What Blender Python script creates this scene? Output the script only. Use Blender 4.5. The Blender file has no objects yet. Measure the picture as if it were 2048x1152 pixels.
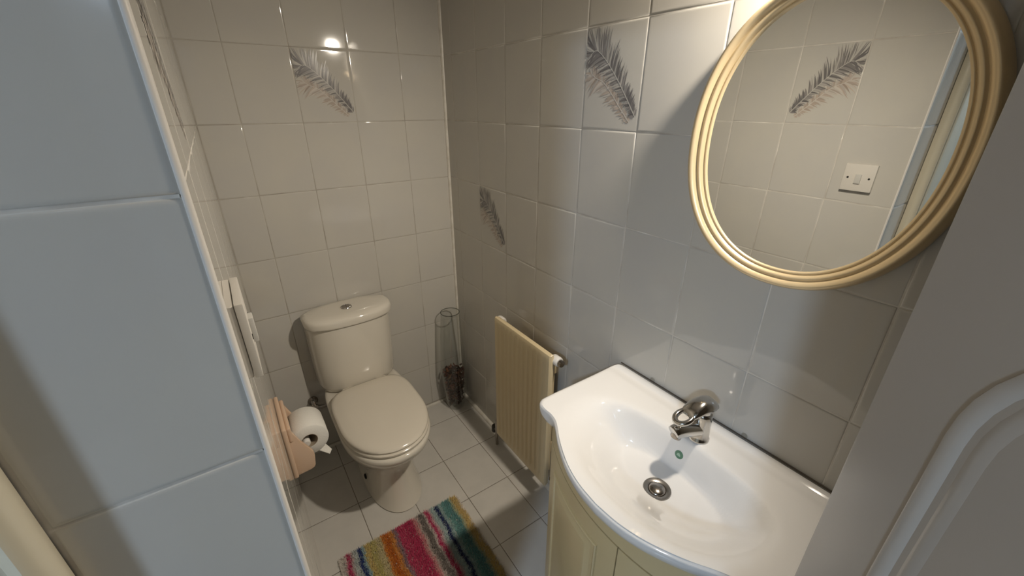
import bpy, bmesh, math, random
import numpy as np
from mathutils import Matrix, Vector
random.seed(7)
scene = bpy.context.scene
C = scene.collection
PI = math.pi

# ------------------------------------------------------------------ camera
CAM = Vector((-0.8968, -1.8202, 1.5836)); YAW, PITCH, FPX = 0.6046, -0.4205, 823.22
cam_d = bpy.data.cameras.new('camera'); cam = bpy.data.objects.new('camera', cam_d); C.objects.link(cam)
cam_d.sensor_fit = 'HORIZONTAL'; cam_d.sensor_width = 36.0; cam_d.lens = FPX * 36.0 / 2048.0
cam_d.clip_start = 0.01; cam_d.clip_end = 50
_fw = Vector((math.sin(YAW)*math.cos(PITCH), math.cos(YAW)*math.cos(PITCH), math.sin(PITCH)))
_rt = Vector((math.cos(YAW), -math.sin(YAW), 0)); _up = _rt.cross(_fw)
cam.matrix_world = Matrix(((_rt.x, _up.x, -_fw.x, CAM.x), (_rt.y, _up.y, -_fw.y, CAM.y), (_rt.z, _up.z, -_fw.z, CAM.z), (0, 0, 0, 1)))
scene.camera = cam

# ------------------------------------------------------------------ world, light levels, exposure
w = bpy.data.worlds.new('world'); scene.world = w; w.use_nodes = True
w.node_tree.nodes['Background'].inputs[0].default_value = (0.9, 0.95, 1.0, 1)
w.node_tree.nodes['Background'].inputs[1].default_value = 0.02
scene.view_settings.view_transform = 'Standard'; scene.view_settings.look = 'None'
scene.view_settings.gamma = 1.0; scene.view_settings.use_curve_mapping = False
scene.view_settings.exposure = 0.1
MIRROR_LAMP = ((1.0, 0.895, 0.75), 52.5)      # colour and strength of the over-mirror lamp
HALL_LAMP = ((0.59, 0.765, 1.0), 325.0)        # colour and strength of the hall ceiling lamp

# ------------------------------------------------------------------ materials
M = {}
def mat(name, col, rough=0.5, metal=0.0, spec=0.5, var=None, vscale=6.0, bump=0.0, bscale=40.0, coat=0.0, attr=None, emit=None, sheen=0.0, sss=0.0):
    m = bpy.data.materials.new(name); m.use_nodes = True
    nt = m.node_tree; b = nt.nodes['Principled BSDF']
    b.inputs['Base Color'].default_value = (*col, 1); b.inputs['Roughness'].default_value = rough
    b.inputs['Metallic'].default_value = metal; b.inputs['Specular IOR Level'].default_value = spec
    b.inputs['Coat Weight'].default_value = coat; b.inputs['Coat Roughness'].default_value = 0.05
    b.inputs['Sheen Weight'].default_value = sheen
    tc = nt.nodes.new('ShaderNodeTexCoord')
    if var:
        no = nt.nodes.new('ShaderNodeTexNoise'); no.inputs['Scale'].default_value = vscale
        no.inputs['Detail'].default_value = 5; no.inputs['Roughness'].default_value = 0.55
        geo = nt.nodes.new('ShaderNodeNewGeometry')
        nt.links.new(geo.outputs['Position'], no.inputs['Vector'])
        cr = nt.nodes.new('ShaderNodeValToRGB'); cr.color_ramp.elements[0].position = 0.32; cr.color_ramp.elements[1].position = 0.68
        cr.color_ramp.elements[0].color = (*var, 1); cr.color_ramp.elements[1].color = (*col, 1)
        nt.links.new(no.outputs['Fac'], cr.inputs['Fac']); nt.links.new(cr.outputs['Color'], b.inputs['Base Color'])
    if attr:
        a = nt.nodes.new('ShaderNodeAttribute'); a.attribute_name = attr
        nt.links.new(a.outputs['Color'], b.inputs['Base Color'])
    if bump:
        nb = nt.nodes.new('ShaderNodeTexNoise'); nb.inputs['Scale'].default_value = bscale; nb.inputs['Detail'].default_value = 2
        geo2 = nt.nodes.new('ShaderNodeNewGeometry'); nt.links.new(geo2.outputs['Position'], nb.inputs['Vector'])
        bp = nt.nodes.new('ShaderNodeBump'); bp.inputs['Strength'].default_value = bump; bp.inputs['Distance'].default_value = 0.002
        nt.links.new(nb.outputs['Fac'], bp.inputs['Height']); nt.links.new(bp.outputs['Normal'], b.inputs['Normal'])
    if emit:
        b.inputs['Emission Color'].default_value = (*emit[0], 1); b.inputs['Emission Strength'].default_value = emit[1]
    M[name] = m
    return m

mat('wall_tile', (0.545, 0.52, 0.465), 0.055, var=(0.515, 0.495, 0.46), vscale=5.0, bump=0.05, bscale=14)
mat('floor_tile', (0.64, 0.615, 0.57), 0.12, var=(0.58, 0.56, 0.52), vscale=9.0, bump=0.08, bscale=30)
mat('grout', (0.74, 0.71, 0.65), 0.85, var=(0.44, 0.40, 0.35), vscale=11)
mat('old_grout', (0.50, 0.47, 0.41), 0.85, var=(0.30, 0.27, 0.23), vscale=9)
mat('floor_grout', (0.26, 0.225, 0.18), 0.9, var=(0.15, 0.13, 0.11), vscale=20)
mat('sealant', (0.72, 0.69, 0.62), 0.35, var=(0.58, 0.54, 0.47), vscale=25)
mat('white_plastic', (0.76, 0.73, 0.68), 0.3)
mat('feather_print', (0.4, 0.4, 0.4), 0.16, attr='Col')
mat('painted_wall', (0.33, 0.29, 0.23), 0.8)
mat('hall_wall', (0.27, 0.22, 0.15), 0.8)
mat('ceiling_paint', (0.82, 0.80, 0.77), 0.9)
mat('cream_gloss', (0.68, 0.62, 0.48), 0.28)
mat('door_gloss', (0.46, 0.42, 0.375), 0.22, bump=0.04, bscale=60)
mat('toilet_ceramic', (0.715, 0.67, 0.585), 0.08, coat=0.3)
mat('seat_plastic', (0.715, 0.66, 0.565), 0.16)
mat('basin_ceramic', (0.77, 0.755, 0.735), 0.05, coat=0.3)
mat('chrome', (0.60, 0.585, 0.56), 0.13, metal=1.0)
mat('dark_chrome', (0.36, 0.33, 0.30), 0.2, metal=1.0)
mat('steel', (0.33, 0.31, 0.29), 0.28, metal=1.0)
mat('gold', (0.74, 0.585, 0.36), 0.33, metal=0.38, bump=0.03, bscale=80)
mat('mirror_glass', (0.86, 0.87, 0.86), 0.0, metal=1.0)
mat('radiator', (0.66, 0.545, 0.345), 0.35)
mat('black_rubber', (0.03, 0.025, 0.02), 0.5)
mat('cabinet', (0.60, 0.485, 0.27), 0.3, var=(0.57, 0.455, 0.25), vscale=5)
mat('green_disc', (0.10, 0.22, 0.14), 0.3)
mat('green_mark', (0.34, 0.50, 0.38), 0.4)
mat('pink_ceramic', (0.62, 0.44, 0.31), 0.14)
mat('paper', (0.72, 0.70, 0.65), 0.95, bump=0.35, bscale=260)
mat('cardboard', (0.33, 0.27, 0.20), 0.9)
mat('pile', (0.5, 0.5, 0.5), 0.95, attr='Col', sheen=0.2)
mat('mat_backing', (0.60, 0.56, 0.50), 0.9)
mat('potpourri', (0.08, 0.03, 0.015), 0.7, attr='Col')
mat('hole', (0.01, 0.009, 0.008), 0.9)
mat('grey_rocker', (0.53, 0.515, 0.48), 0.35)
mat('switch_plastic', (0.64, 0.605, 0.55), 0.3)
mat('brown_sealant', (0.10, 0.08, 0.06), 0.6)
mat('mirror_lamp_glass', (0.9, 0.88, 0.84), 0.4, emit=(MIRROR_LAMP[0], 25.0))
mat('hall_lamp_glass', (0.9, 0.9, 0.9), 0.4, emit=HALL_LAMP)
mat('carpet', (0.30, 0.26, 0.22), 0.95, var=(0.24, 0.21, 0.18), vscale=60)

def glass_mat(name, tint, edge):
    m = bpy.data.materials.new(name); m.use_nodes = True; nt = m.node_tree; nt.nodes.clear()
    out = nt.nodes.new('ShaderNodeOutputMaterial'); mix = nt.nodes.new('ShaderNodeMixShader')
    tr = nt.nodes.new('ShaderNodeBsdfTransparent'); gl = nt.nodes.new('ShaderNodeBsdfGlossy'); lw = nt.nodes.new('ShaderNodeLayerWeight')
    pw = nt.nodes.new('ShaderNodeMath'); pw.operation = 'POWER'; pw.inputs[1].default_value = 3.5; ma = nt.nodes.new('ShaderNodeMath'); ma.operation = 'MULTIPLY_ADD'
    ma.inputs[1].default_value = edge; ma.inputs[2].default_value = 0.035; lw.inputs['Blend'].default_value = 0.5
    tr.inputs['Color'].default_value = (*tint, 1)
    gl.inputs['Roughness'].default_value = 0.02; gl.inputs['Color'].default_value = (0.9, 0.9, 0.88, 1)
    nt.links.new(lw.outputs['Facing'], pw.inputs[0]); nt.links.new(pw.outputs[0], ma.inputs[0])
    nt.links.new(ma.outputs[0], mix.inputs[0]); nt.links.new(tr.outputs[0], mix.inputs[1]); nt.links.new(gl.outputs[0], mix.inputs[2])
    nt.links.new(mix.outputs[0], out.inputs[0]); M[name] = m
glass_mat('clear_glass', (0.95, 0.955, 0.95), 0.6)
glass_mat('glass_rim', (0.50, 0.51, 0.49), 0.4)
glass_mat('clear_plastic', (0.80, 0.79, 0.76), 0.5)

# ------------------------------------------------------------------ helpers
class MB:
    """collects faces; build() links them as one mesh object"""
    def __init__(s): s.v = []; s.f = []; s.c = []
    def add(s, vs, fs, col=None):
        o = len(s.v); s.v.extend([tuple(p) for p in vs]); s.f.extend([tuple(i+o for i in f) for f in fs])
        if col is not None: s.c.extend([col]*len(vs))
        return s
    def box(s, a, b):
        x0, y0, z0 = [min(a[i], b[i]) for i in range(3)]; x1, y1, z1 = [max(a[i], b[i]) for i in range(3)]
        v = [(x0,y0,z0),(x1,y0,z0),(x1,y1,z0),(x0,y1,z0),(x0,y0,z1),(x1,y0,z1),(x1,y1,z1),(x0,y1,z1)]
        return s.add(v, [(0,3,2,1),(4,5,6,7),(0,1,5,4),(1,2,6,5),(2,3,7,6),(3,0,4,7)])
    def rbox(s, a, b, r=0.004, seg=2):
        bm = bmesh.new(); bmesh.ops.create_cube(bm, size=1)
        lo = Vector([min(a[i], b[i]) for i in range(3)]); hi = Vector([max(a[i], b[i]) for i in range(3)])
        for v in bm.verts: v.co = Vector([lo[i] + (v.co[i]+0.5)*(hi[i]-lo[i]) for i in range(3)])
        bmesh.ops.bevel(bm, geom=bm.edges[:]+bm.verts[:], offset=min(r, 0.48*min(hi-lo)), segments=seg, profile=0.6, affect='EDGES')
        bm.verts.index_update()
        s.add([v.co[:] for v in bm.verts], [[v.index for v in f.verts] for f in bm.faces]); bm.free(); return s
    def loft(s, rings, cap0=True, cap1=True, closed=True):
        n = len(rings[0]); vs = [p for r in rings for p in r]; fs = []
        for i in range(len(rings)-1):
            for j in range(n if closed else n-1):
                k = (j+1) % n; fs.append((i*n+j, i*n+k, (i+1)*n+k, (i+1)*n+j))
        if cap0: fs.append(tuple(range(n-1, -1, -1)))
        if cap1: fs.append(tuple(range((len(rings)-1)*n, len(rings)*n)))
        return s.add(vs, fs)
    def lathe(s, prof, c=(0,0,0), seg=32, axis='z', cap=True):
        rings = []
        for r, h in prof:
            ring = []
            for k in range(seg):
                a = 2*PI*k/seg; p, q = r*math.cos(a), r*math.sin(a)
                ring.append({'z': (c[0]+p, c[1]+q, c[2]+h), 'y': (c[0]+q, c[1]+h, c[2]+p), 'x': (c[0]+h, c[1]+p, c[2]+q)}[axis])
            rings.append(ring)
        return s.loft(rings, cap, cap)
    def tube(s, path, rad, seg=12, closed=False, cap=True):
        P = [Vector(p) for p in path]; n = len(P); R = rad if isinstance(rad, (list, tuple)) else [rad]*n
        rings = []; up = None
        for i in range(n):
            if closed: t = (P[(i+1) % n]-P[i-1]).normalized()
            else: t = (P[min(i+1, n-1)]-P[max(i-1, 0)]).normalized()
            if up is None:
                up = Vector((0,0,1)) if abs(t.z) < 0.9 else Vector((1,0,0))
            a = t.cross(up).normalized(); up = a.cross(t).normalized()
            rings.append([P[i]+a*(R[i]*math.cos(2*PI*k/seg))+up*(R[i]*math.sin(2*PI*k/seg)) for k in range(seg)])
        if closed: rings.append(rings[0]); cap = False
        return s.loft(rings, cap, cap)
    def prism(s, poly, axis, a, b):
        n = len(poly)
        def P(q, h): return {'z': (q[0], q[1], h), 'y': (q[0], h, q[1]), 'x': (h, q[0], q[1])}[axis]
        vs = [P(q, a) for q in poly]+[P(q, b) for q in poly]
        fs = [tuple(range(n-1, -1, -1)), tuple(range(n, 2*n))]+[(i, (i+1) % n, n+(i+1) % n, n+i) for i in range(n)]
        return s.add(vs, fs)
    def mesh(s, name, smooth=40):
        me = bpy.data.meshes.new(name); me.from_pydata(s.v, [], s.f); me.validate()
        bm = bmesh.new(); bm.from_mesh(me); bmesh.ops.recalc_face_normals(bm, faces=bm.faces); bm.to_mesh(me); bm.free()
        if s.c:
            ca = me.color_attributes.new('Col', 'FLOAT_COLOR', 'POINT')
            ca.data.foreach_set('color', np.array([(*c, 1) for c in s.c], dtype=np.float32).ravel())
        if smooth:
            me.polygons.foreach_set('use_smooth', [True]*len(me.polygons)); me.set_sharp_from_angle(angle=math.radians(smooth))
        return me
    def build(s, name, m, parent=None, smooth=40):
        return obj(name, s.mesh(name, smooth), m, parent)
def obj(name, me, m, parent=None):
    o = bpy.data.objects.new(name, me)
    if m and not me.materials: me.materials.append(M[m])
    C.objects.link(o)
    if parent is not None:
        o.parent = parent; o.matrix_parent_inverse = parent.matrix_basis.inverted()
    return o
def thing(name, label, cat, loc=(0,0,0), group=None):
    o = bpy.data.objects.new(name, None); C.objects.link(o); o.location = loc; o.empty_display_size = 0.05
    return tag(o, label, cat, group)
def tag(o, label, cat, group=None, kind=None):
    o['label'] = label; o['category'] = cat
    if group: o['group'] = group
    if kind: o['kind'] = kind
    return o
def struct(o, label, cat): return tag(o, label, cat, kind='structure')
def sgn(x): return -1 if x < 0 else 1
def spow(x, e): return sgn(x)*abs(x)**e
def catmull(pts, n=12, closed=False):
    P = [np.array(p, float) for p in pts]; out = []; m = len(P)
    for i in range(m if closed else m-1):
        p0 = P[(i-1) % m] if closed else P[max(i-1, 0)]; p1 = P[i]; p2 = P[(i+1) % m]; p3 = P[(i+2) % m] if closed else P[min(i+2, m-1)]
        for k in range(n):
            t = k/n; out.append(0.5*((2*p1)+(-p0+p2)*t+(2*p0-5*p1+4*p2-p3)*t*t+(-p0+3*p1-3*p2+p3)*t**3))
    if not closed: out.append(P[-1])
    return [tuple(p) for p in out]

# ------------------------------------------------------------------ room shell
HC = 2.40                      # ceiling height
XL = -0.9245                   # tiled left wall
YN = -1.428                    # end of the left wall (its end face looks to the door)
XD = -1.09                     # wall with the doorway
YF = -2.42                     # wall behind the camera
G = 0.0010                     # grout lies this far behind the tile faces
TW, TH, GAP = 0.2, 0.2504, 0.0023
ROWS = [1.7685 - TH*k for k in range(7, -4, -1)]     # horizontal joints, from 0.016 up

floor = struct(MB().box((XD-0.16, YF-0.1, -0.10), (0.1, 0.1, -G)).build('floor', 'floor_grout', smooth=0), 'small room floor of pale glossy rectangular tiles with dark joints', 'floor')
wall_back = struct(MB().box((XL-0.05, G, -0.1), (0.1, 0.1, HC)).build('wall_back', 'old_grout', smooth=0), 'tiled wall behind the toilet', 'wall')
wall_right = struct(MB().box((G, YF-0.1, -0.1), (0.1, G, HC)).build('wall_right', 'grout', smooth=0), 'long tiled wall carrying the oval mirror and the radiator', 'wall')
wall_left = struct(MB().box((XD-0.16, YN+G, -0.1), (XL-G, 0.1, HC)).build('wall_left', 'grout', smooth=0), 'tiled wall at the left whose end face looks blue in the hall light', 'wall')
mb = MB().box((XD-0.16, YF-0.1, -0.1), (XD, -2.352, HC)); mb.box((XD-0.16, -2.352, 2.048), (XD, YN+G, HC))
wall_door = struct(mb.build('wall_door', 'painted_wall', smooth=0), 'painted wall with the doorway next to the blue tiles', 'wall')
wall_front = struct(MB().box((XD-0.16, YF-0.1, -0.1), (0.1, YF, HC)).build('wall_front', 'painted_wall', smooth=0), 'painted wall behind the open door', 'wall')
ceiling = struct(MB().box((XD-0.16, YF-0.1, HC), (0.1, 0.1, HC+0.1)).build('ceiling', 'ceiling_paint', smooth=0), 'white ceiling of the small room', 'ceiling')
# the hall beyond the doorway
struct(MB().box((-3.4, -3.6, -0.10), (XD-0.16, -0.7, -0.004)).build('floor_hall', 'carpet', smooth=0), 'carpeted hall floor outside the doorway', 'floor')
mb = MB().box((-3.5, -3.6, -0.1), (-3.4, -0.7, HC)); mb.box((-3.5, -3.7, -0.1), (XD-0.16, -3.6, HC)); mb.box((-3.5, -0.7, -0.1), (XD-0.16, -0.6, HC))
mb.box((XD-0.22, -3.6, -0.1), (XD-0.16, YF-0.1, HC))
struct(mb.build('wall_hall', 'hall_wall', smooth=0), 'plain hall walls outside the doorway', 'wall')
struct(MB().box((-3.5, -3.7, HC), (XD-0.16, -0.6, HC+0.1)).build('ceiling_hall', 'ceiling_paint', smooth=0), 'white hall ceiling outside the doorway', 'ceiling')

tile_cache = {}
def tile_mesh(wd, ht, m):
    key = (round(wd, 4), round(ht, 4), m)
    if key not in tile_cache:
        rings = []
        for ins, z in ((0, -0.004), (0, -0.0012), (0.0006, -0.0006), (0.0019, -0.00017), (0.0042, 0.0), (0.0056, 0.0)):
            a, b = wd/2-ins, ht/2-ins
            rings.append([(-a,-b,z), (a,-b,z), (a,b,z), (-a,b,z)])
        me = MB().loft(rings, False, True).mesh('tile', 30); me.materials.append(M[m]); tile_cache[key] = me
    return tile_cache[key]
def lay(parent, ulines, vlines, frame, m='wall_tile', skip=0.02, tilt=0.0016, gap=GAP):
    """frame(u, v) -> point; columns of the rotation from the frame; one object per tile"""
    o0 = Vector(frame(0, 0)); U = Vector(frame(1, 0))-o0; V = Vector(frame(0, 1))-o0; N = U.cross(V)
    R = Matrix((U, V, N)).transposed().to_4x4(); res = {}
    for i in range(len(ulines)-1):
        for j in range(len(vlines)-1):
            wd, ht = ulines[i+1]-ulines[i]-gap, vlines[j+1]-vlines[j]-gap
            if wd < skip or ht < skip: continue
            t = obj('tile', tile_mesh(wd, ht, m), None, parent)
            p = Vector(frame((ulines[i]+ulines[i+1])/2, (vlines[j]+vlines[j+1])/2))
            tw = Matrix.Rotation(random.uniform(-tilt, tilt), 4, 'X') @ Matrix.Rotation(random.uniform(-tilt, tilt), 4, 'Y')
            t.matrix_basis = Matrix.Translation(p) @ R @ tw
            res[(i, j)] = t
    return res
rows = [0.0]+[r for r in ROWS if 0.01 < r < HC-0.05]+[HC]
# right wall: seen from the room, left to right = from the back wall towards the door: u = -y
ur = [0.0, 0.0793]+[0.2793+TW*k for k in range(0, 11)]+[-YF]
tr_ = lay(wall_right, ur, rows, lambda u, v: (0, -u, v))
ub = [XL, -0.7947, -0.5947, -0.3947, -0.1947, 0.0]
tb_ = lay(wall_back, ub, rows, lambda u, v: (u, 0, v))
ul = [-1.428, -1.230, -1.030, -0.830, -0.630, -0.430, -0.230, -0.030, 0.0]
tl_ = lay(wall_left, ul, rows, lambda u, v: (XL, u, v))
rows_end = [r+(0.003 if 0.01 < r < HC-0.01 else 0) for r in rows]
te_ = lay(wall_left, [-1.0755, -0.9225], rows_end, lambda u, v: (u, YN, v))
fx = [-1.09]+[-0.1247-0.2035*k for k in range(4, -1, -1)]+[0.0]
fy = [YF]+[-0.1602-0.2515*k for k in range(8, -1, -1)]+[0.0]
lay(floor, fx, fy, lambda u, v: (u, v, 0), m='floor_tile', tilt=0.0012, gap=0.0024)

# feather decor: two overlapping feathers printed in relief on a tile, coordinates in tile units (0..1)
def feather_mesh():
    mb = MB(); W, H = 0.2, 0.25; rnd = random.Random(3)
    def strip(pts, wid, col, z):
        vs = []; cs = []
        n = len(pts)
        for i, p in enumerate(pts):
            q0, q1 = pts[max(i-1, 0)], pts[min(i+1, n-1)]
            d = Vector((q1[0]-q0[0], q1[1]-q0[1])); d = d.normalized() if d.length else Vector((1, 0)); nn = Vector((-d.y, d.x))
            ww = wid(i/(n-1))
            vs += [(p[0]+nn.x*ww, p[1]+nn.y*ww, z), (p[0]-nn.x*ww, p[1]-nn.y*ww, z)]
        mb.add(vs, [(2*i, 2*i+1, 2*i+3, 2*i+2) for i in range(n-1)], col)
    def T(u, v): return ((u-0.5)*W, (v-0.5)*H)
    def plume(ctrl, L0, tones, spine_col, nb, z0, left=1.0, right=1.0, ang=(58, 50), curl=0.9):
        sp = catmull([T(*c) for c in ctrl], 16); n = len(sp)
        for side in (1, -1):
            for b in range(nb):
                t = (b+rnd.random()*0.7)/nb; i = min(int(t*(n-1)), n-2); p = Vector(sp[i]); d = (Vector(sp[i+1])-p).normalized()
                tip = -d                                     # towards the feather's tip (the list runs tip -> quill)
                prof = (0.45+0.55*min(1, t/0.2))*(1-0.70*max(0, (t-0.40)/0.60))
                L = L0*prof*(left if side > 0 else right)*rnd.uniform(0.62, 1.12)*(1+0.12*math.sin(t*38+side))
                a = math.radians((ang[0] if side > 0 else ang[1])*(0.35+0.65*min(1, t/0.25)))*side+rnd.uniform(-0.10, 0.10)
                v = Vector((tip.x*math.cos(a)-tip.y*math.sin(a), tip.x*math.sin(a)+tip.y*math.cos(a)))
                pts = []; c = curl*side*rnd.uniform(0.5, 1.1)
                q = p.copy()
                for k in range(6):
                    pts.append((q.x, q.y)); e = v.copy(); r = c*(k/5)*0.35*(1 if side < 0 else 1)
                    e = Vector((v.x*math.cos(r)-v.y*math.sin(r), v.x*math.sin(r)+v.y*math.cos(r))); q = q+e*(L/5)
                lim = 0.0975; pts = [(max(-lim, min(lim, x)), max(-0.122, min(0.122, y))) for x, y in pts]
                tone = rnd.choice(tones); k = rnd.uniform(0.85, 1.15)
                wb = rnd.uniform(0.0013, 0.0024)
                strip(pts, lambda s, wb=wb: wb*(0.75+0.7*math.sin(PI*min(1, s*0.9+0.1)))*(1-s*s*0.88), tuple(x*k for x in tone), z0+rnd.uniform(0, 0.00035))
        strip(sp, lambda s: 0.0007+0.0006*s, spine_col, z0+0.0005)
    slate = [(0.185,0.175,0.17), (0.22,0.205,0.20), (0.26,0.245,0.235), (0.32,0.30,0.285), (0.16,0.15,0.15), (0.44,0.42,0.385)]
    pink = [(0.42,0.36,0.31), (0.45,0.385,0.33), (0.40,0.335,0.285), (0.50,0.455,0.41)]
    plume([(0.13,0.56), (0.22,0.515), (0.36,0.47), (0.52,0.36), (0.68,0.23), (0.86,0.09)], 0.052, pink, (0.56,0.52,0.47), 62, 0.00025, left=1.0, right=0.75)
    plume([(0.10,0.745), (0.20,0.775), (0.36,0.69), (0.56,0.53), (0.76,0.34), (0.95,0.14)], 0.069, slate, (0.50,0.48,0.44), 92, 0.0006, left=0.85, right=1.0)
    me = mb.mesh('feather', 0); me.materials.append(M['feather_print']); return me
FE = feather_mesh()
def put_feather(tile):
    f = bpy.data.objects.new('feather_motif', FE); C.objects.link(f); f.parent = tile
    f['label'] = 'grey and pink feather motif'
jA = [k for k in range(len(rows)-1) if abs(rows[k]-1.5181) < 0.02][0]; jC = jA-2
put_feather(tb_[(2, jA)]); put_feather(tr_[(5, jA)]); put_feather(tr_[(2, jC)]); put_feather(tl_[(1, jA)])

# trims: corner sealant, floor sealant, white edge trim on the wall end
def qround(c, r, sx, sy, n=6):
    return [(c[0], c[1])]+[(c[0]+sx*r*math.cos(a*PI/2/n), c[1]+sy*r*math.sin(a*PI/2/n)) for a in range(n+1)]
struct(MB().prism(qround((0, 0), 0.010, -1, -1), 'z', 0, HC).build('trim_1', 'sealant'), 'pale sealant bead in the corner beside the toilet', 'trim')
struct(MB().prism(qround((0, 0), 0.016, -1, 1), 'y', -1.20, -0.01).build('trim_2', 'sealant'), 'pale sealant bead along the floor under the radiator', 'trim')
struct(MB().prism(qround((0, 0), 0.010, -1, 1), 'x', XL, -0.01).build('trim_3', 'sealant') , 'pale sealant bead along the floor behind the toilet', 'trim')
for nm in ('trim_3',):
    o = bpy.data.objects[nm]; me = o.data
    for v in me.vertices: v.co = (v.co.x, v.co.y, v.co.z)
mb = MB(); XE = -0.9190; arc = [(XE-0.0045, YN+0.0040), (XE-0.0055, YN+0.0040), (XE-0.0055, YN-0.0005)]+[(XE-0.0045+0.0045*math.sin(a), YN+0.0040-0.0048*math.cos(a)) for a in [k*PI/2/6 for k in range(7)]]
mb.prism(arc, 'z', 0, HC)
struct(mb.build('trim_4', 'white_plastic'), 'thin white plastic edge trim along the corner of the blue tiles', 'trim')
# architrave and door lining
pro = [(-1.12, -1.4285), (-1.0775, -1.4285), (-1.0745, -1.439), (-1.0738, -1.4445), (-1.0752, -1.451), (-1.079, -1.4565), (-1.085, -1.4595), (-1.0905, -1.4575), (-1.094, -1.4535), (-1.099, -1.4535), (-1.102, -1.4575), (-1.107, -1.461), (-1.118, -1.462), (-1.12, -1.462)]
struct(MB().prism(pro, 'z', 0, 2.045).build('trim_5', 'cream_gloss'), 'cream moulded door frame at the bottom left beside the blue tiles', 'trim')
mb = MB().rbox((XD-0.165, -1.462, 0), (-1.121, -1.4300, 2.045), 0.003); mb.rbox((XD-0.165, -2.352, 0), (XD-0.001, -2.334, 2.045), 0.003); mb.rbox((XD-0.165, -2.334, 2.02), (XD-0.001, -1.462, 2.048), 0.003)
struct(mb.build('trim_6', 'cream_gloss'), 'cream door lining inside the doorway', 'trim')

# ------------------------------------------------------------------ door (half open, at the right of the view)
HX, HY = -1.0968, -2.3056; DW, DH, DT = 0.78, 1.98, 0.036
door = bpy.data.objects.new('door_1', None); C.objects.link(door); door.empty_display_size = 0.05
struct(door, 'glossy pale panelled door standing ajar at the right edge', 'door')
leaf = MB().rbox((0, -DT, 0.012), (DW, 0, 0.012+DH), 0.0025); leaf_o = leaf.build('leaf', 'door_gloss', door)
def panel_outline(x0, x1, z0, z1, rise, ins=0.0, n=24):
    x0 += ins; x1 -= ins; z0 += ins; hw = (x1-x0)/2; xc = (x0+x1)/2
    pts = [(x0, z0), (x1, z0)]
    if rise:
        rr = rise-ins*0.6
        pts += [(x1, z0+(z1-z0)*k/8) for k in range(1, 8)]
        pts += [(xc+hw*math.cos(PI*k/n), z1+rr*math.sin(PI*k/n)) for k in range(n+1)]
        pts += [(x0, z1-(z1-z0)*k/8) for k in range(1, 8)]
    else: pts += [(x1, z1-ins), (x0, z1-ins)]
    return pts
for (x0, x1) in ((0.085, 0.365), (0.425, DW-0.0625)):
    for (z0, z1, rise) in ((0.98, 1.405, 0.115), (0.20, 0.82, 0)):
        mb = MB()
        prof = [(0.0, 0.000), (0.002, 0.0022), (0.006, 0.0030), (0.011, 0.0014), (0.014, -0.001), (0.019, 0.0006), (0.023, 0.0010), (0.030, -0.0005)]
        rings = [[(x, h, z) for x, z in panel_outline(x0, x1, z0, z1, rise, ins)] for ins, h in prof]
        mb.loft(rings, False, False); mb.build('panel_moulding', 'door_gloss', leaf_o, 35)
mb = MB().rbox((DW-0.085, 0.0, 0.93), (DW-0.045, 0.006, 1.08), 0.002); mb.tube([(DW-0.065, 0.004, 1.02), (DW-0.065, 0.045, 1.02), (DW-0.08, 0.052, 1.02), (DW-0.17, 0.052, 1.02)], 0.008)
mb.build('lever_handle', 'chrome', door)
for z in (0.22, 1.72): MB().rbox((-0.004, -0.006, z), (0.012, 0.004, z+0.10), 0.002).build('hinge', 'chrome', door)
door.location = (HX, HY, 0); door.rotation_euler = (0, 0, math.radians(43.44))

# ------------------------------------------------------------------ toilet
TX = -0.577
toilet = thing('toilet', 'cream close-coupled toilet with closed lid beside the glass vase', 'toilet', (TX, -0.3, 0))
def egg(hw, yf, yb, z, yc=None, n=56, eb=0.62, ef=0.94, x0=TX):
    yc = yc if yc is not None else -0.40; r = []
    for k in range(n):
        a = 2*PI*k/n; c, s_ = math.cos(a), math.sin(a)
        e = ef if c > 0 else eb
        x = hw*spow(s_, e); y = yc-(yc-yf)*spow(c, e) if c > 0 else yc+(yb-yc)*abs(c)**e
        r.append((x0+x, y, z))
    return r
mb = MB()
mb.loft([egg(0.110, -0.566, -0.10, 0.0, -0.36, x0=TX+0.010), egg(0.114, -0.570, -0.09, 0.006, -0.36, x0=TX+0.010), egg(0.110, -0.562, -0.09, 0.018, -0.36, x0=TX+0.010),
         egg(0.104, -0.545, -0.09, 0.05, -0.36, x0=TX+0.009), egg(0.099, -0.528, -0.085, 0.10, -0.36, x0=TX+0.008), egg(0.099, -0.518, -0.08, 0.16, -0.36, x0=TX+0.005),
         egg(0.106, -0.520, -0.07, 0.20, -0.37), egg(0.119, -0.535, -0.055, 0.235, -0.38), egg(0.142, -0.572, -0.04, 0.275, -0.39, eb=0.5),
         egg(0.160, -0.616, -0.03, 0.315, -0.40, eb=0.45), egg(0.171, -0.650, -0.025, 0.35, -0.41, eb=0.42), egg(0.174, -0.664, -0.022, 0.375, -0.42, eb=0.40),
         egg(0.174, -0.666, -0.022, 0.390, -0.42, eb=0.40), egg(0.170, -0.660, -0.026, 0.397, -0.42, eb=0.40), egg(0.160, -0.645, -0.03, 0.399, -0.42, eb=0.4)])
pan = mb.build('pan', 'toilet_ceramic', toilet, 50)
MB().lathe([(0.0, -0.009), (0.008, -0.0085), (0.0125, -0.006), (0.013, 0.006), (0.0, 0.006)], (TX-0.093, -0.335, 0.050), 16, 'x', False).build('fixing_hole', 'hole', pan)
mb = MB().loft([egg(0.166, -0.648, -0.185, 0.399, -0.42, eb=0.45), egg(0.172, -0.656, -0.18, 0.404, -0.42, eb=0.45), egg(0.173, -0.657, -0.18, 0.412, -0.42, eb=0.45), egg(0.168, -0.650, -0.185, 0.4185, -0.42, eb=0.45)])
mb.build('seat', 'seat_plastic', toilet, 50)
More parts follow.
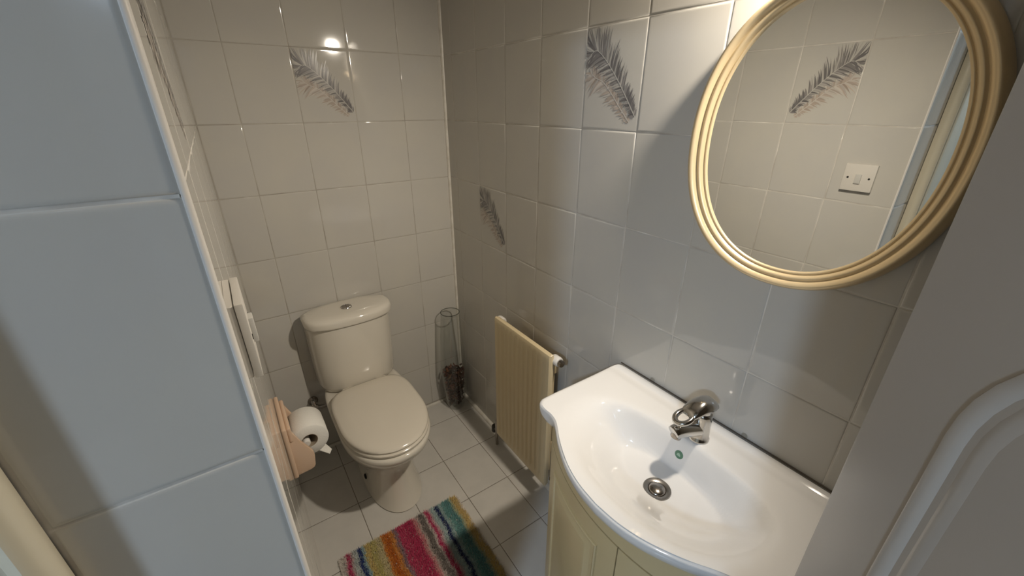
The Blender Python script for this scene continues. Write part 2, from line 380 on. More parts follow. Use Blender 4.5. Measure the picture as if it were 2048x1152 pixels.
mb = MB().loft([egg(0.160, -0.640, -0.192, 0.4185, -0.42, eb=0.45), egg(0.169, -0.652, -0.182, 0.421, -0.42, eb=0.45), egg(0.171, -0.654, -0.18, 0.427, -0.42, eb=0.45), egg(0.168, -0.650, -0.183, 0.433, -0.42, eb=0.45),
               egg(0.158, -0.636, -0.195, 0.4375, -0.42, eb=0.47), egg(0.120, -0.58, -0.24, 0.4405, -0.42, eb=0.55), egg(0.05, -0.48, -0.36, 0.4420, -0.42, eb=0.8)])
mb.build('seat_lid', 'seat_plastic', toilet, 50)
for s in (-1, 1): MB().lathe([(0.0, -0.022), (0.011, -0.022), (0.012, -0.018), (0.012, 0.018), (0.011, 0.022), (0.0, 0.022)], (TX+s*0.075, -0.180, 0.418), 16, 'x', False).build('hinge', 'seat_plastic', toilet)
def dring(wd, d, z, n=40, back=-0.006, e=0.50, bow_back=False):
    r = []
    for k in range(n+1):
        a = -PI/2+PI*k/n; c = max(0.0, math.cos(a)); b0 = back-(0.050 if bow_back else 0.0); r.append((TX+wd*spow(math.sin(a), 0.86), b0-(d+b0)*c**e, z))
    q = 0.050 if bow_back else 0.0; m = 16
    bk = [(TX+wd*(1-2*k/m), back-q*abs(1-2*k/m)**3.5, z) for k in range(1, m)] if bow_back else []
    return [(TX-wd, back-q, z)]+r[1:-1]+[(TX+wd, back-q, z)]+bk
mb = MB().loft([dring(0.158, 0.160, 0.401), dring(0.168, 0.173, 0.409), dring(0.172, 0.179, 0.43), dring(0.175, 0.184, 0.52), dring(0.1775, 0.190, 0.70), dring(0.178, 0.191, 0.731)])
mb.build('cistern', 'toilet_ceramic', toilet, 50)
L_ = lambda wd, d, z, back=-0.006: dring(wd, d, z, back=back, bow_back=True)
mb = MB().loft([L_(0.178, 0.190, 0.7325), L_(0.1835, 0.197, 0.7355), L_(0.185, 0.199, 0.742), L_(0.185, 0.199, 0.758), L_(0.183, 0.197, 0.7665), L_(0.178, 0.191, 0.773), L_(0.166, 0.181, 0.7775, -0.012), L_(0.12, 0.150, 0.7795, -0.03)])
cl = mb.build('cistern_lid', 'toilet_ceramic', toilet, 50)
mb = MB().lathe([(0.023, 0.0), (0.0235, 0.003), (0.022, 0.0055), (0.0185, 0.006), (0.0175, 0.004)], (TX-0.004, -0.098, 0.7785), 32, 'z', False); mb.build('button_ring', 'chrome', cl)
for a0 in (-1, 1):
    hp = [(TX-0.004+a0*0.0006, -0.098)]
    poly = [(TX-0.004+a0*(0.0007+0.0165*math.cos(t)), -0.098+0.0165*math.sin(t)) for t in [(-PI/2+PI*k/14) for k in range(15)]]
    MB().prism(poly, 'z', 0.7785, 0.7828).build('flush_button', 'dark_chrome', cl)

# water supply valve and hose beside the toilet
sup = thing('supply_valve', 'small chrome water valve on the wall behind the toilet roll', 'valve', (-0.785, -0.03, 0.30))
mb = MB().lathe([(0.0, 0.0), (0.022, 0.0), (0.022, -0.004), (0.012, -0.008), (0.009, -0.012), (0.009, -0.045), (0.013, -0.047), (0.013, -0.060), (0.0, -0.060)], (-0.785, -0.001, 0.303), 20, 'y', False); mb.build('valve_body', 'dark_chrome', sup)
mb = MB().tube([(-0.785, -0.045, 0.303), (-0.785, -0.045, 0.325), (-0.785, -0.045, 0.335)], [0.011, 0.011, 0.008]); mb.build('valve_knob', 'chrome', sup)
hose = catmull([(-0.779, -0.05, 0.300), (-0.758, -0.055, 0.292), (-0.745, -0.060, 0.294), (-0.7355, -0.064, 0.297)], 8)
MB().tube(hose, 0.0085, 10).build('hose', 'steel', sup)

# ------------------------------------------------------------------ toilet roll and its holder
hold = thing('toilet_roll_holder', 'glossy pink-beige toilet roll holder on the left wall', 'roll holder', (XL, -0.655, 0.58))
mb = MB().rbox((XL, -0.742, 0.578), (XL+0.013, -0.566, 0.762), 0.006, 3); mb.build('back_plate', 'pink_ceramic', hold)
MB().rbox((XL+0.012, -0.730, 0.70), (XL+0.024, -0.578, 0.752), 0.007, 3).build('ridge', 'pink_ceramic', hold)
arm = [(XL+0.004, 0.742), (-0.902, 0.736), (-0.894, 0.714), (-0.884, 0.688), (-0.866, 0.652), (-0.8595, 0.638), (-0.858, 0.625), (-0.862, 0.590), (-0.866, 0.582), (-0.875, 0.578), (XL+0.004, 0.574)]
for y in (-0.728, -0.592):
    bm = bmesh.new(); vs = [bm.verts.new((x, y, z)) for x, z in arm]; f = bm.faces.new(vs)
    ext = bmesh.ops.extrude_face_region(bm, geom=[f]); bmesh.ops.translate(bm, vec=(0, 0.015, 0), verts=[g for g in ext['geom'] if isinstance(g, bmesh.types.BMVert)])
    bmesh.ops.bevel(bm, geom=bm.edges[:], offset=0.0035, segments=2, profile=0.6, affect='EDGES'); bmesh.ops.recalc_face_normals(bm, faces=bm.faces)
    me = bpy.data.meshes.new('arm'); bm.to_mesh(me); bm.free(); me.polygons.foreach_set('use_smooth', [True]*len(me.polygons)); me.set_sharp_from_angle(angle=math.radians(35))
    obj('arm', me, 'pink_ceramic', hold)
RX, RZ = -0.861, 0.662
MB().lathe([(0.0, -0.7045), (0.009, -0.7045), (0.0105, -0.702), (0.0105, -0.66), (0.0085, -0.655), (0.0085, -0.585), (0.0, -0.585)], (RX-0.009, 0, RZ-0.0065), 20, 'y', False).build('spindle', 'white_plastic', hold)
roll = thing('toilet_roll', 'white toilet roll with a loose end hanging below', 'toilet roll', (RX, -0.65, RZ))
R0, R1 = 0.0215, 0.0535
mb = MB().lathe([(R0+0.001, -0.702), (R1-0.002, -0.702), (R1, -0.700), (R1+0.0004, -0.66), (R1, -0.603), (R1-0.002, -0.601), (R0+0.001, -0.601), (R0+0.001, -0.702)], (RX, 0, RZ), 48, 'y', False); mb.build('paper', 'paper', roll, 50)
mb = MB().lathe([(R0, -0.7025), (R0+0.001, -0.7025), (R0+0.001, -0.6005), (R0, -0.6005), (R0, -0.7025)], (RX, 0, RZ), 32, 'y', False); mb.build('core', 'cardboard', roll, 50)
tail = []
for k in range(7):
    t = k/6; x = RX+0.018+0.026*t; z = RZ-0.050-0.030*t
    tail.append([(x, -0.700+0.0*t, z), (x+0.010*t, -0.700+0.085*(1-0.75*t), z-0.004*t+0.012*(1-t)*0)])
mb = MB(); top = [p for r in tail for p in r]
n = len(tail)
mb.add([(x, y, z) for x, y, z in top]+[(x-0.0006, y, z-0.0006) for x, y, z in top], [(2*i, 2*i+1, 2*i+3, 2*i+2) for i in range(n-1)]+[(2*n+2*i, 2*n+2*i+2, 2*n+2*i+3, 2*n+2*i+1) for i in range(n-1)])
mb.build('loose_end', 'paper', roll)

# ------------------------------------------------------------------ glass vase with potpourri
VX, VY = -0.086, -0.082
vase = thing('glass_vase', 'tall clear glass vase standing in the corner beside the toilet', 'vase', (VX, VY, 0))
vp = catmull([(0.046, 0.004), (0.052, 0.03), (0.062, 0.12), (0.0705, 0.215), (0.0715, 0.26), (0.068, 0.34), (0.060, 0.46), (0.052, 0.56), (0.0495, 0.60)], 6)
th = 0.0032
outer = [(0.0, 0.0), (0.040, 0.0)]+vp
inner = [(r-th, z) for r, z in vp if z > 0.032][::-1]+[(0.040, 0.028), (0.0, 0.027)]
mb = MB().lathe(outer+inner, (VX, VY, 0.0012), 40, 'z', False); mb.build('body', 'clear_glass', vase, 60)
mb = MB(); mb.tube([(VX+0.0478*math.cos(2*PI*k/40), VY+0.0478*math.sin(2*PI*k/40), 0.602) for k in range(40)], 0.0021, 8, True); mb.build('rim', 'glass_rim', vase, 60)
rnd = random.Random(11); mb = MB()
reds = [(0.055,0.016,0.010), (0.085,0.028,0.014), (0.12,0.042,0.018), (0.035,0.012,0.008), (0.16,0.065,0.028)]
for k in range(430):
    z = 0.036+0.215*(k/430)+rnd.uniform(-0.004, 0.004); rmax = 0.044+0.021*min(1, z/0.215)-0.009
    a = rnd.uniform(0, 2*PI); r = rmax*math.sqrt(rnd.uniform(0.3, 1.0)); c = Vector((VX+r*math.cos(a), VY+r*math.sin(a), z))
    L, Wd = rnd.uniform(0.010, 0.017), rnd.uniform(0.006, 0.011)
    R = Matrix.Rotation(rnd.uniform(0, 6.28), 3, 'Z') @ Matrix.Rotation(rnd.uniform(-1.2, 1.2), 3, 'X') @ Matrix.Rotation(rnd.uniform(-1, 1), 3, 'Y')
    vs = []
    for i in range(4):
        for j in range(3):
            u, v = i/3*2-1, j-1; tp = 1-0.45*u*u
            vs.append((u*L*0.75, v*Wd*0.75*tp, 0.004*u*u-0.003*v*v+rnd.uniform(-0.0012, 0.0012)))
    vs = [R @ Vector(p) for p in vs]; nn = R @ Vector((0, 0, 0.0016)); lim = rmax+0.0085
    out = []
    for p in [q+c for q in vs]+[q+c-nn for q in vs]:
        d = Vector((p.x-VX, p.y-VY)); 
        if d.length > lim: d *= lim/d.length
        out.append((VX+d.x, VY+d.y, max(0.032, p.z)))
    fs = [(i*3+j, i*3+j+1, i*3+j+4, i*3+j+3) for i in range(3) for j in range(2)]
    mb.add(out, fs+[tuple(q+12 for q in reversed(f)) for f in fs], tuple(x*rnd.uniform(0.8, 1.25) for x in rnd.choice(reds)))
tag(mb.build('potpourri', 'potpourri', None, 0), 'dark red-brown dried potpourri filling the bottom of the glass vase', 'potpourri', kind='stuff')

# ------------------------------------------------------------------ radiator
RY0, RY1, RZ0, RZ1, RXF = -0.517, -0.885, 0.125, 0.768, -0.088
rad = thing('radiator', 'small cream ribbed panel radiator on the wall beside the basin', 'radiator', (0, (RY0+RY1)/2, RZ0))
mb = MB(); ny = 200; prof_z = [(RZ0, 0.010), (RZ0+0.004, 0.002), (RZ0+0.012, 0.0), (RZ0+0.030, 0.0), (RZ0+0.050, 1), (RZ1-0.055, 1), (RZ1-0.030, 0.0), (RZ1-0.010, 0.0), (RZ1-0.003, 0.002), (RZ1, 0.010)]
nf = 11; grid = []
for z, kind in prof_z:
    row = []
    for k in range(ny+1):
        t = k/ny; y = RY0+(RY1-RY0)*t
        m_ = 0.045; fl = 0.0
        if m_ < t < 1-m_:
            ph = ((t-m_)/(1-2*m_)*nf) % 1.0; fl = 0.0055*max(0.0, min(1.0, (0.5-abs(ph-0.5))*5.0-0.75))
        edge = 0.008*max(0, 1-min(t, 1-t)/0.012)**2
        dep = fl if kind == 1 else kind
        row.append((RXF+edge+dep, y, z))
    grid.append(row)
mb.loft(grid, False, False, closed=False)
back = [[(RXF+0.016, y, z) for (_, y, z) in (r[0], r[-1])] for r in (grid[0], grid[-1])]
mb.build('front_panel', 'radiator', rad, 30)
MB().rbox((RXF+0.006, RY0-0.001, RZ0+0.003), (RXF+0.022, RY1+0.001, RZ1-0.003), 0.005).build('back_panel', 'radiator', rad)
mb = MB()
for k in range(24):
    y = RY0-0.03+(RY1-RY0+0.06)*k/23; mb.box((RXF+0.022, y-0.001, RZ0+0.04), (RXF+0.052, y+0.001, RZ1-0.05))
mb.build('convector_fins', 'radiator', rad, 0)
for y, s in ((RY0+0.002, 1), (RY1-0.002, -1)):
    MB().lathe([(0.0, -0.018), (0.016, -0.018), (0.0185, -0.012), (0.0185, 0.012), (0.016, 0.018), (0.0, 0.018)], (RXF+0.034, y-s*0.004, RZ1-0.030), 24, 'y', False).build('header_boss', 'white_plastic', rad)
MB().lathe([(0.0, -0.007), (0.012, -0.007), (0.013, 0.0), (0.013, 0.006), (0.0, 0.006)], (RXF+0.034, RY1-0.023, RZ1-0.030), 20, 'y', False).build('bleed_plug', 'dark_chrome', rad)
for y, s in ((RY0, 1), (RY1, -1)):
    mb = MB().tube([(RXF+0.034, y+s*0.0, RZ0+0.03), (RXF+0.034, y+s*0.045, RZ0+0.03), (RXF+0.034, y+s*0.05, RZ0+0.005), (RXF+0.034, y+s*0.05, 0.0005)], [0.011, 0.011, 0.0095, 0.0075], 12); mb.build('pipe', 'dark_chrome', rad)
MB().lathe([(0.0, 0.0), (0.013, 0.0), (0.015, 0.004), (0.0135, 0.034), (0.011, 0.038), (0.0, 0.038)], (RXF+0.034, RY0+0.072, RZ0-0.055), 20, 'z', False).build('valve_cap', 'black_rubber', rad)
MB().tube([(RXF+0.034, RY0+0.052, RZ0-0.03), (RXF+0.034, RY0+0.066, RZ0-0.03)], 0.008, 10).build('valve_stem', 'dark_chrome', rad)
for y in (RY0-0.07, RY1+0.07):
    for z in (RZ0+0.10, RZ1-0.14): MB().rbox((RXF+0.02, y-0.012, z), (-0.0005, y+0.012, z+0.05), 0.002).build('bracket', 'radiator', rad)

# ------------------------------------------------------------------ vanity: basin, cabinet
BY, BZ, HWB = -1.437, 0.845, 0.322          # centre line, top height, half width
half = [(0.0, 0.0), (0.0, 0.310)]
# plan outline, dy = distance from the centre line towards the back wall, x negative into the room
ctl = [(-0.004, HWB-0.014), (-0.0125, HWB-0.004), (-0.03, HWB), (-0.12, HWB), (-0.22, HWB+0.001), (-0.295, HWB+0.001), (-0.316, HWB-0.003), (-0.329, HWB-0.016), (-0.333, HWB-0.036), (-0.3325, 0.262), (-0.338, 0.238), (-0.352, 0.213), (-0.372, 0.183), (-0.392, 0.147), (-0.411, 0.104), (-0.424, 0.055), (-0.429, 0.0)]
hp = catmull(ctl, 7)
outl = [(x, BY+d) for x, d in hp]+[(x, BY-d) for x, d in hp[::-1][1:]]
nback = 46
outl += [(-0.004, BY-(HWB-0.014)+2*(HWB-0.014)*k/nback) for k in range(1, nback)]
DCX, DCY = -0.215, BY-0.004                  # drain centre
def smooth(t): t = max(0.0, min(1.0, t)); return t*t*(3-2*t)
def basin_z(x, y):
    z = BZ
    dy = (y-BY)
    # back ledge against the wall: slightly raised shelf
    z -= 0.0055*smooth((-x-0.016)/0.014)
    z += 0.0035*smooth((-x-0.035)/0.03)
    # wide shallow dish
    ax = 0.172 if x < -0.235 else 0.135
    r1 = ((abs(dy)/0.266)**2.3+(abs(x+0.235)/ax)**2.3)**(1/2.3)
    z -= 0.012*smooth((1.0-r1)/0.30)
    # the bowl: steep at the back, gentle at the front and the ends
    bx = 0.188 if x < -0.205 else 0.090
    u, v = (x+0.205)/bx, (dy+0.010)/0.244
    r2 = (abs(v)**2.2+abs(u)**2.2)**(1/2.2); s = max(0.0, 1.0-r2); c = u/max(1e-6, math.hypot(u, v))
    k = 0.30+0.22*(1-max(0, c))+0.36*max(0, -c)
    z -= 0.085*(smooth(s/k)*0.88+0.12*smooth(s/0.98))
    return z
NR = 46; rings = []
for k in range(NR+1):
    t = 0.115+(1-0.115)*(k/NR)
    ring = []
    for ox, oy in outl:
        dx, dy = ox-DCX, oy-DCY; L = math.hypot(dx, dy); t0 = 0.0312/L
        tt = t0+(1-t0)*(k/NR)**1.0*0.975
        x, y = DCX+dx*tt, DCY+dy*tt; ring.append((x, y, basin_z(x, y)))
    rings.append(ring)
def outring(off, z, zabs=None):
    r = []; n = len(outl)
    for i, (ox, oy) in enumerate(outl):
        dx, dy = ox-DCX, oy-DCY; L = math.hypot(dx, dy); f = 1-off/L
        x = min(-0.003, DCX+dx*f); r.append((x, DCY+dy*f, z))
    return r
for off, dz in ((0.0045, -0.0045), (0.0015, -0.0062), (0.0, -0.0105), (0.0005, -0.020), (0.004, -0.032), (0.013, -0.043), (0.030, -0.049)):
    rings.append([(x, y, BZ+dz) for x, y, _ in outring(off, 0)])
basin = thing('washbasin', 'white ceramic vanity basin with bowed front under the oval mirror', 'basin', (-0.21, BY, 0.78))
mb = MB(); mb.loft(rings, False, False)
# underside bowl shell
und = []
for off, dz in ((0.030, -0.049), (0.10, -0.07)):
    und.append([(x, y, BZ+dz) for x, y, _ in outring(off, 0)])
und.append([(DCX+0.045*math.cos(2*PI*k/len(outl)), DCY+0.045*math.sin(2*PI*k/len(outl)), BZ-0.125) for k in range(len(outl))])
a0 = math.atan2(outl[0][1]-DCY, outl[0][0]-DCX); und[-1] = [(DCX+0.045*(ox-DCX)/math.hypot(ox-DCX, oy-DCY), DCY+0.045*(oy-DCY)/math.hypot(ox-DCX, oy-DCY), BZ-0.125) for ox, oy in outl]
mb.loft(und, False, True)
mb.build('bowl', 'basin_ceramic', basin, 50)
zd = basin_z(DCX, DCY)+0.0005
drain = MB().lathe([(0.0315, -0.006), (0.0325, 0.0005), (0.031, 0.0024), (0.024, 0.0020), (0.0208, 0.0004), (0.0205, -0.02)], (DCX, DCY, zd), 40, 'z', False).build('drain_ring', 'steel', basin, 50)
MB().lathe([(0.0, 0.0055), (0.006, 0.0052), (0.012, 0.0038), (0.017, 0.0012), (0.0200, -0.0010), (0.0200, -0.012), (0.0, -0.012)], (DCX, DCY, zd+0.0022), 40, 'z', False).build('plug', 'dark_chrome', drain, 60)
# green overflow disc on the back slope of the bowl
ox_, oy_ = -0.1285, BY+0.006; e = 0.003
nx = Vector((-(basin_z(ox_+e, oy_)-basin_z(ox_-e, oy_))/(2*e), -(basin_z(ox_, oy_+e)-basin_z(ox_, oy_-e))/(2*e), 1)).normalized()
ov = MB().lathe([(0.0, 0.0012), (0.0092, 0.0012), (0.0108, 0.0006), (0.011, -0.003), (0.0, -0.003)], (0, 0, 0), 28, 'z', False).build('overflow_sticker', 'green_disc', None, 50)
ov.parent = basin; ov.matrix_parent_inverse = basin.matrix_basis.inverted()
ov.matrix_basis = Matrix.Translation((ox_, oy_, basin_z(ox_, oy_))) @ nx.to_track_quat('Z', 'Y').to_matrix().to_4x4()
mk = MB().prism([(-0.0052, -0.0035), (0.0052, -0.0035), (0.0035, 0.0015), (0.0, 0.0052), (-0.0045, 0.002)], 'z', 0.0012, 0.00155).build('sticker_mark', 'green_mark', None, 0); mk.parent = ov
for y in (-1.243, -1.512):
    MB().lathe([(0.0, -0.0055), (0.004, -0.0048), (0.0068, -0.002), (0.0072, 0.0)], (-0.0003, y, BZ+0.0065), 16, 'x', False).build('fixing_cap', 'clear_plastic', basin, 60)
MB().prism(qround((0, BZ-0.001), 0.0030, -1, 1), 'y', BY-HWB+0.01, BY+HWB-0.01).build('sealant', 'brown_sealant', basin)

# mixer tap
tap = thing('mixer_tap', 'chrome single lever mixer tap on the basin', 'tap', (-0.090, -1.447, BZ))
T0 = Matrix.Translation((-0.088, -1.447, basin_z(-0.088, -1.447)+0.001)) @ Matrix.Rotation(math.radians(-14), 4, 'Z')
def xf(mb): mb.v = [tuple(T0 @ Vector(p)) for p in mb.v]; return mb
xf(MB().lathe([(0.0, 0.0), (0.0245, 0.0), (0.0245, 0.003), (0.0225, 0.005), (0.0215, 0.03), (0.0205, 0.055), (0.0205, 0.070), (0.019, 0.0735), (0.0, 0.0735)], (0,0,0), 36, 'z', False)).build('body', 'chrome', tap, 50)
path = catmull([(0.004, 0, 0.027), (-0.028, 0, 0.035), (-0.056, 0, 0.041), (-0.074, 0, 0.042), (-0.083, 0, 0.0395)], 5); nP = len(path)
sp = xf(MB().tube(path, [0.0195-0.0030*(k/(nP-1))-(0.004 if k == nP-1 else 0) for k in range(nP)], 20)).build('spout', 'chrome', tap, 50)
xf(MB().tube([(-0.070, 0, 0.034), (-0.0735, 0, 0.025), (-0.0740, 0, 0.0235)], [0.0125, 0.0125, 0.0115], 20)).build('aerator', 'dark_chrome', sp, 50)
# lever: hollow domed cap running forward into an open loop
mb = MB(); rr = []
for x, zc, wd, ht in ((0.031, 0.089, 0.006, 0.004), (0.026, 0.092, 0.0155, 0.011), (0.012, 0.096, 0.0225, 0.0195), (-0.004, 0.0975, 0.0250, 0.0215), (-0.020, 0.0960, 0.0252, 0.0200), (-0.036, 0.0915, 0.0240, 0.0165), (-0.048, 0.0862, 0.0215, 0.0120), (-0.053, 0.0835, 0.0185, 0.0085)):
    rr.append([(x, wd*math.cos(a), zc+(ht*math.sin(a) if math.sin(a) > 0 else 0.45*ht*math.sin(a))) for a in [2*PI*k/24 for k in range(24)]])
mb.loft(rr)
lp = [(-0.060-0.0205*math.cos(a), 0.0170*math.sin(a), 0.0805-0.42*0.0205*math.cos(a)) for a in [2*PI*k/40 for k in range(40)]]
mb.tube(lp, [0.0062+0.0008*math.cos(2*PI*k/40) for k in range(40)], 12, True); mb.lathe([(0.0, 0.072), (0.015, 0.072), (0.0165, 0.080), (0.0165, 0.094), (0.0, 0.094)], (0,0,0), 28, 'z', False)
xf(mb).build('lever', 'chrome', tap, 55)

# cabinet under the basin, bow front with two panelled doors
cab = thing('vanity_cabinet', 'cream bow-fronted vanity cabinet under the white basin', 'cabinet', (-0.18, BY, 0))
CY0, CY1 = BY+0.292, BY-0.292
def front_x(y, off=0.0): t = (y-BY)/0.292; return -0.292-0.088*max(0, 1-abs(t)**2.1)+off
def bow(y0, y1, off, n=24): return [(front_x(y0+(y1-y0)*k/n, off), y0+(y1-y0)*k/n) for k in range(n+1)]
def slab(y0, y1, z0, z1, o0, o1, n=24): return MB().prism(bow(y0, y1, o1, n)+bow(y0, y1, o0, n)[::-1], 'z', z0, z1)
mb = MB()
for ya, yb in ((CY0, CY0-0.016), (CY1+0.016, CY1)): mb.box((-0.002, ya, 0.095), (-0.272, yb, 0.79))
mb.box((-0.002, CY0-0.016, 0.095), (-0.010, CY1+0.016, 0.70)); mb.prism([(-0.010, CY0-0.016), (-0.010, CY1+0.016)]+bow(CY1+0.016, CY0-0.016, 0.022), 'z', 0.095, 0.111); mb.build('carcass', 'cabinet', cab)
MB().prism([(-0.01, CY0-0.01), (-0.01, CY1+0.01)]+bow(CY1+0.01, CY0-0.01, 0.055), 'z', 0.0005, 0.095).build('plinth', 'cabinet', cab)
rail = slab(CY0, CY1, 0.715, 0.793, 0.028, 0.0); rail.build('top_rail', 'cabinet', cab)
YS = -1.472
for y0, y1 in ((CY0-0.002, YS+0.0016), (YS-0.0016, CY1+0.002)):
    d = slab(y0, y1, 0.10, 0.710, 0.018, 0.0).build('door', 'cabinet', cab)
    ins = 0.052; a, b = y0-ins, y1+ins
    def ringp(g, off): return [(front_x(yy, off), yy, zz) for yy, zz in [(a-g+(b+g-(a-g))*k/16, 0.16+g) for k in range(17)]+[(b+g, 0.16+g+(0.655-g-0.16-g)*k/6) for k in range(1, 6)]+[(b+g+(a-g-(b+g))*k/16, 0.655-g) for k in range(17)]+[(a-g, 0.655-g-(0.655-g-0.16-g)*k/6) for k in range(1, 6)]]
    rg = [ringp(0, 0.0005), ringp(0.001, -0.004), ringp(0.004, -0.006), ringp(0.008, -0.004), ringp(0.012, 0.001), ringp(0.018, 0.001), ringp(0.034, -0.005), ringp(0.036, -0.0055)]
    MB().loft(rg, False, True).build('raised_panel', 'cabinet', d, 30)
    ky = YS+0.028 if y0 > YS else YS-0.028
    MB().lathe([(0.0, -0.024), (0.009, -0.023), (0.013, -0.018), (0.010, -0.010), (0.006, -0.004), (0.007, 0.0)], (front_x(ky), ky, 0.42), 20, 'x', False).build('knob', 'chrome', d, 60)

# ------------------------------------------------------------------ oval mirror
mir = thing('oval_mirror', 'oval wall mirror in a ridged gold frame above the basin', 'mirror', (0, -1.480, 1.515))
def sell(cy, cz, a, b, n=144, e=2.16): return [(cy+a*spow(math.cos(2*PI*k/n), 2/e), cz+b*spow(math.sin(2*PI*k/n), 2/e)) for k in range(n)]
inn = sell(-1.4815, 1.518, 0.1890, 0.2370); out = sell(-1.4795, 1.516, 0.2310, 0.2715)
pr_ = [(-0.06, 0.010), (0.0, 0.0165), (0.03, 0.0185), (0.08, 0.0195), (0.12, 0.0190), (0.15, 0.0180), (0.18, 0.0195), (0.24, 0.0235), (0.31, 0.0256), (0.38, 0.0254), (0.44, 0.0232), (0.465, 0.0230), (0.51, 0.0260), (0.60, 0.0298), (0.70, 0.0318), (0.80, 0.0312), (0.89, 0.0270), (0.96, 0.0190), (1.0, 0.010), (0.985, 0.001)]
rings = [[(-h, iy+(oy-iy)*t, iz+(oz-iz)*t) for (iy, iz), (oy, oz) in zip(inn, out)] for t, h in pr_]
MB().loft(rings, False, False).build('frame', 'gold', mir, 50)
gl = sell(-1.4825, 1.518, 0.194, 0.241)
MB().prism(gl, 'x', -0.015, -0.010).build('glass', 'mirror_glass', mir, 30)
MB().prism(sell(-1.4805, 1.517, 0.215, 0.258), 'x', -0.0098, -0.001).build('backing_board', 'black_rubber', mir, 30)

# over-mirror lamp: a small spotlight head on a wall arm, aimed down into the room
LP = Vector((-0.062, -1.55, 1.951)); LAX = Vector((-0.33, 0.60, -0.73)).normalized()
lamp = thing('mirror_spotlight', 'small chrome spotlight on the wall above the oval mirror', 'lamp', (0, -1.55, 1.99))
MB().lathe([(0.0, -0.014), (0.030, -0.014), (0.036, -0.008), (0.036, 0.0)], (-0.0005, -1.55, 2.03), 28, 'x', False).build('wall_plate', 'chrome', lamp, 50)
HB = LP-LAX*0.060
MB().tube(catmull([(-0.012, -1.55, 2.03), (-0.03, -1.555, 2.045), tuple(HB+Vector((0.012, -0.02, 0.03))), tuple(HB)], 6), 0.006).build('arm', 'chrome', lamp, 50)
LR = LAX.to_track_quat('Z', 'Y').to_matrix().to_4x4()
def headpart(prof, name, m):
    o = MB().lathe(prof, (0, 0, 0), 32, 'z', False).build(name, m, None, 50); o.parent = lamp; o.matrix_parent_inverse = lamp.matrix_basis.inverted()
    o.matrix_basis = Matrix.Translation(LP) @ LR; return o
headpart([(0.0, -0.068), (0.014, -0.068), (0.020, -0.058), (0.026, -0.030), (0.031, -0.006), (0.029, -0.006), (0.024, -0.030), (0.0, -0.04)], 'head', 'chrome')
headpart([(0.0, -0.010), (0.012, -0.0102), (0.022, -0.0115), (0.0285, -0.014), (0.0, -0.016)], 'lens', 'mirror_lamp_glass')
ld = bpy.data.lights.new('spotlight_beam', 'SPOT'); lo = bpy.data.objects.new('spotlight_beam', ld); C.objects.link(lo)
ld.energy = MIRROR_LAMP[1]; ld.color = MIRROR_LAMP[0]; ld.shadow_soft_size = 0.027; ld.spot_size = math.radians(131); ld.spot_blend = 1.0
lo.parent = lamp; lo.matrix_parent_inverse = lamp.matrix_basis.inverted()
lo.matrix_basis = Matrix.Translation(LP+LAX*0.0) @ (-LAX).to_track_quat('Z', 'Y').to_matrix().to_4x4()
# hall ceiling lamp
hl = thing('hall_lamp', 'round ceiling lamp in the hall outside the doorway', 'lamp', (-2.75, -2.66, 2.36))
MB().lathe([(0.0, 0.04), (0.135, 0.04), (0.14, 0.03), (0.14, 0.0), (0.125, -0.004)], (-2.75, -2.66, 2.359), 32, 'z', False).build('base', 'white_plastic', hl, 50)
MB().lathe([(0.124, 0.0), (0.118, -0.02), (0.09, -0.042), (0.04, -0.055), (0.0, -0.057)], (-2.75, -2.66, 2.357), 32, 'z', False).build('diffuser', 'hall_lamp_glass', hl, 70)

# ------------------------------------------------------------------ switch plate on the left wall
sw = thing('switch_plate', 'white square switch plate on the left wall, seen edge-on and in the mirror', 'switch', (XL, -1.313, 1.355))
bm = MB().rbox((XL-0.0004, -1.357, 1.312), (XL+0.0072, -1.271, 1.398), 0.0008, 1); bm.build('back_frame', 'switch_plastic', sw)
p = MB().rbox((XL+0.0078, -1.358, 1.311), (XL+0.0156, -1.270, 1.399), 0.0010, 2); pl = p.build('plate', 'switch_plastic', sw)
MB().rbox((XL+0.0150, -1.3225, 1.336), (XL+0.0205, -1.3055, 1.366), 0.001, 2).build('rocker', 'grey_rocker', sw)
for y in (-1.344, -1.284): MB().lathe([(0.0, 0.0006), (0.0032, 0.0006), (0.0034, -0.001)], (XL+0.0157, y, 1.354), 14, 'x', False).build('screw', 'hole', sw)

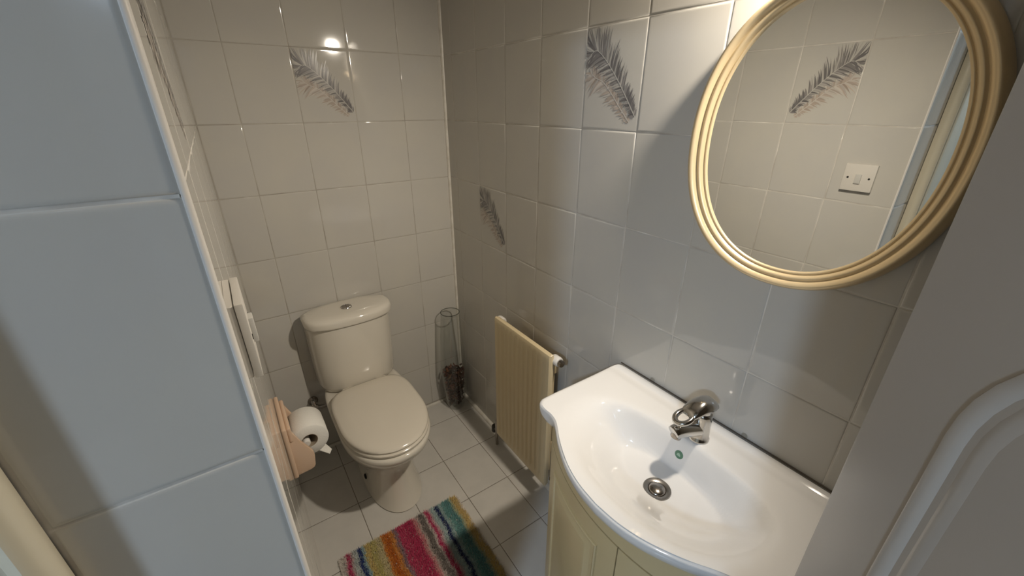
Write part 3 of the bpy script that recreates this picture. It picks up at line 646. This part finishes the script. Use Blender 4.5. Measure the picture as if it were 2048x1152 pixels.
# ------------------------------------------------------------------ striped bath mat
MX0, MX1, MY0, MY1 = -0.871, -0.368, -1.125, -0.622
matt = thing('bath_mat', 'multicoloured striped shaggy bath mat on the floor before the toilet', 'bath mat', ((MX0+MX1)/2, (MY0+MY1)/2, 0))
MB().rbox((MX0, MY0, 0.0005), (MX1, MY1, 0.007), 0.003).build('backing', 'mat_backing', matt)
W_ = (0.66,0.60,0.54); stripes = [(-0.846, W_), (-0.831, (0.50,0.045,0.13)), (-0.822, (0.55,0.42,0.40)), (-0.803, (0.52,0.55,0.53)), (-0.788, (0.018,0.04,0.16)), (-0.778, (0.36,0.50,0.50)), (-0.757, (0.60,0.46,0.17)), (-0.735, (0.52,0.45,0.17)), (-0.712, (0.58,0.49,0.27)), (-0.700, (0.62,0.22,0.03)), (-0.680, (0.52,0.14,0.012)), (-0.664, (0.64,0.27,0.06)), (-0.650, (0.30,0.19,0.21)), (-0.616, (0.50,0.05,0.12)), (-0.580, (0.46,0.035,0.10)), (-0.566, (0.60,0.25,0.25)), (-0.556, (0.55,0.45,0.40)), (-0.532, (0.19,0.16,0.14)), (-0.524, (0.62,0.55,0.50)), (-0.510, (0.52,0.04,0.13)), (-0.500, (0.62,0.42,0.42)), (-0.480, (0.42,0.52,0.50)), (-0.464, (0.012,0.025,0.11)), (-0.450, (0.34,0.46,0.44)), (-0.436, (0.16,0.34,0.32)), (-0.412, (0.12,0.27,0.26)), (-0.402, (0.42,0.44,0.28)), (-0.384, (0.60,0.44,0.17)), (-0.376, (0.58,0.43,0.18)), (-0.36, W_)]
edges = np.array([s[0] for s in stripes]); cols = np.array([s[1] for s in stripes])
rs = np.random.RandomState(5); N = 52000
px = rs.uniform(MX0+0.002, MX1-0.002, N); py = rs.uniform(MY0+0.002, MY1-0.002, N)
wob = 0.0022*np.sin(py*70)+0.002*np.sin(py*31+px*9)+rs.normal(0, 0.0022, N)
idx = np.clip(np.searchsorted(edges, px+wob), 0, len(edges)-1); bord = (np.abs(px-MX0) < 0.018) | (np.abs(MX1-px) < 0.007)
col = cols[idx]*rs.uniform(0.68, 1.22, (N, 1)); col = np.clip(col, 0.004, 0.8)
hgt = np.where(bord, 0.009, rs.uniform(0.013, 0.021, N)); ang = rs.uniform(0, 2*PI, N)
lean = rs.normal(0, 0.0045, (N, 2)); lean[:, 1] -= 0.002
wd = rs.uniform(0.0011, 0.0019, N)
base = np.stack([px, py, np.full(N, 0.0055)], 1)
tipp = base+np.stack([lean[:, 0], lean[:, 1], hgt], 1)
V = np.zeros((N, 4, 3)); ca, sa = np.cos(ang), np.sin(ang)
for k in range(3):
    a_ = ang+k*2*PI/3; V[:, k] = base+np.stack([wd*np.cos(a_), wd*np.sin(a_), np.zeros(N)], 1)
V[:, 3] = tipp
V[:, :, 0] = np.clip(V[:, :, 0], MX0-0.004, MX1+0.004)
F = (np.arange(N)[:, None, None]*4+np.array([[0,1,3],[1,2,3],[2,0,3]])[None]).reshape(-1, 3)
me = bpy.data.meshes.new('pile'); me.from_pydata(V.reshape(-1, 3).tolist(), [], F.tolist())
cat_ = me.color_attributes.new('Col', 'FLOAT_COLOR', 'POINT')
cc = np.ones((N, 4, 4), np.float32); cc[:, :, :3] = col[:, None, :]; cat_.data.foreach_set('color', cc.ravel())
me.polygons.foreach_set('use_smooth', [True]*len(me.polygons))
pile = obj('pile', me, 'pile', matt); pile['kind'] = 'stuff'
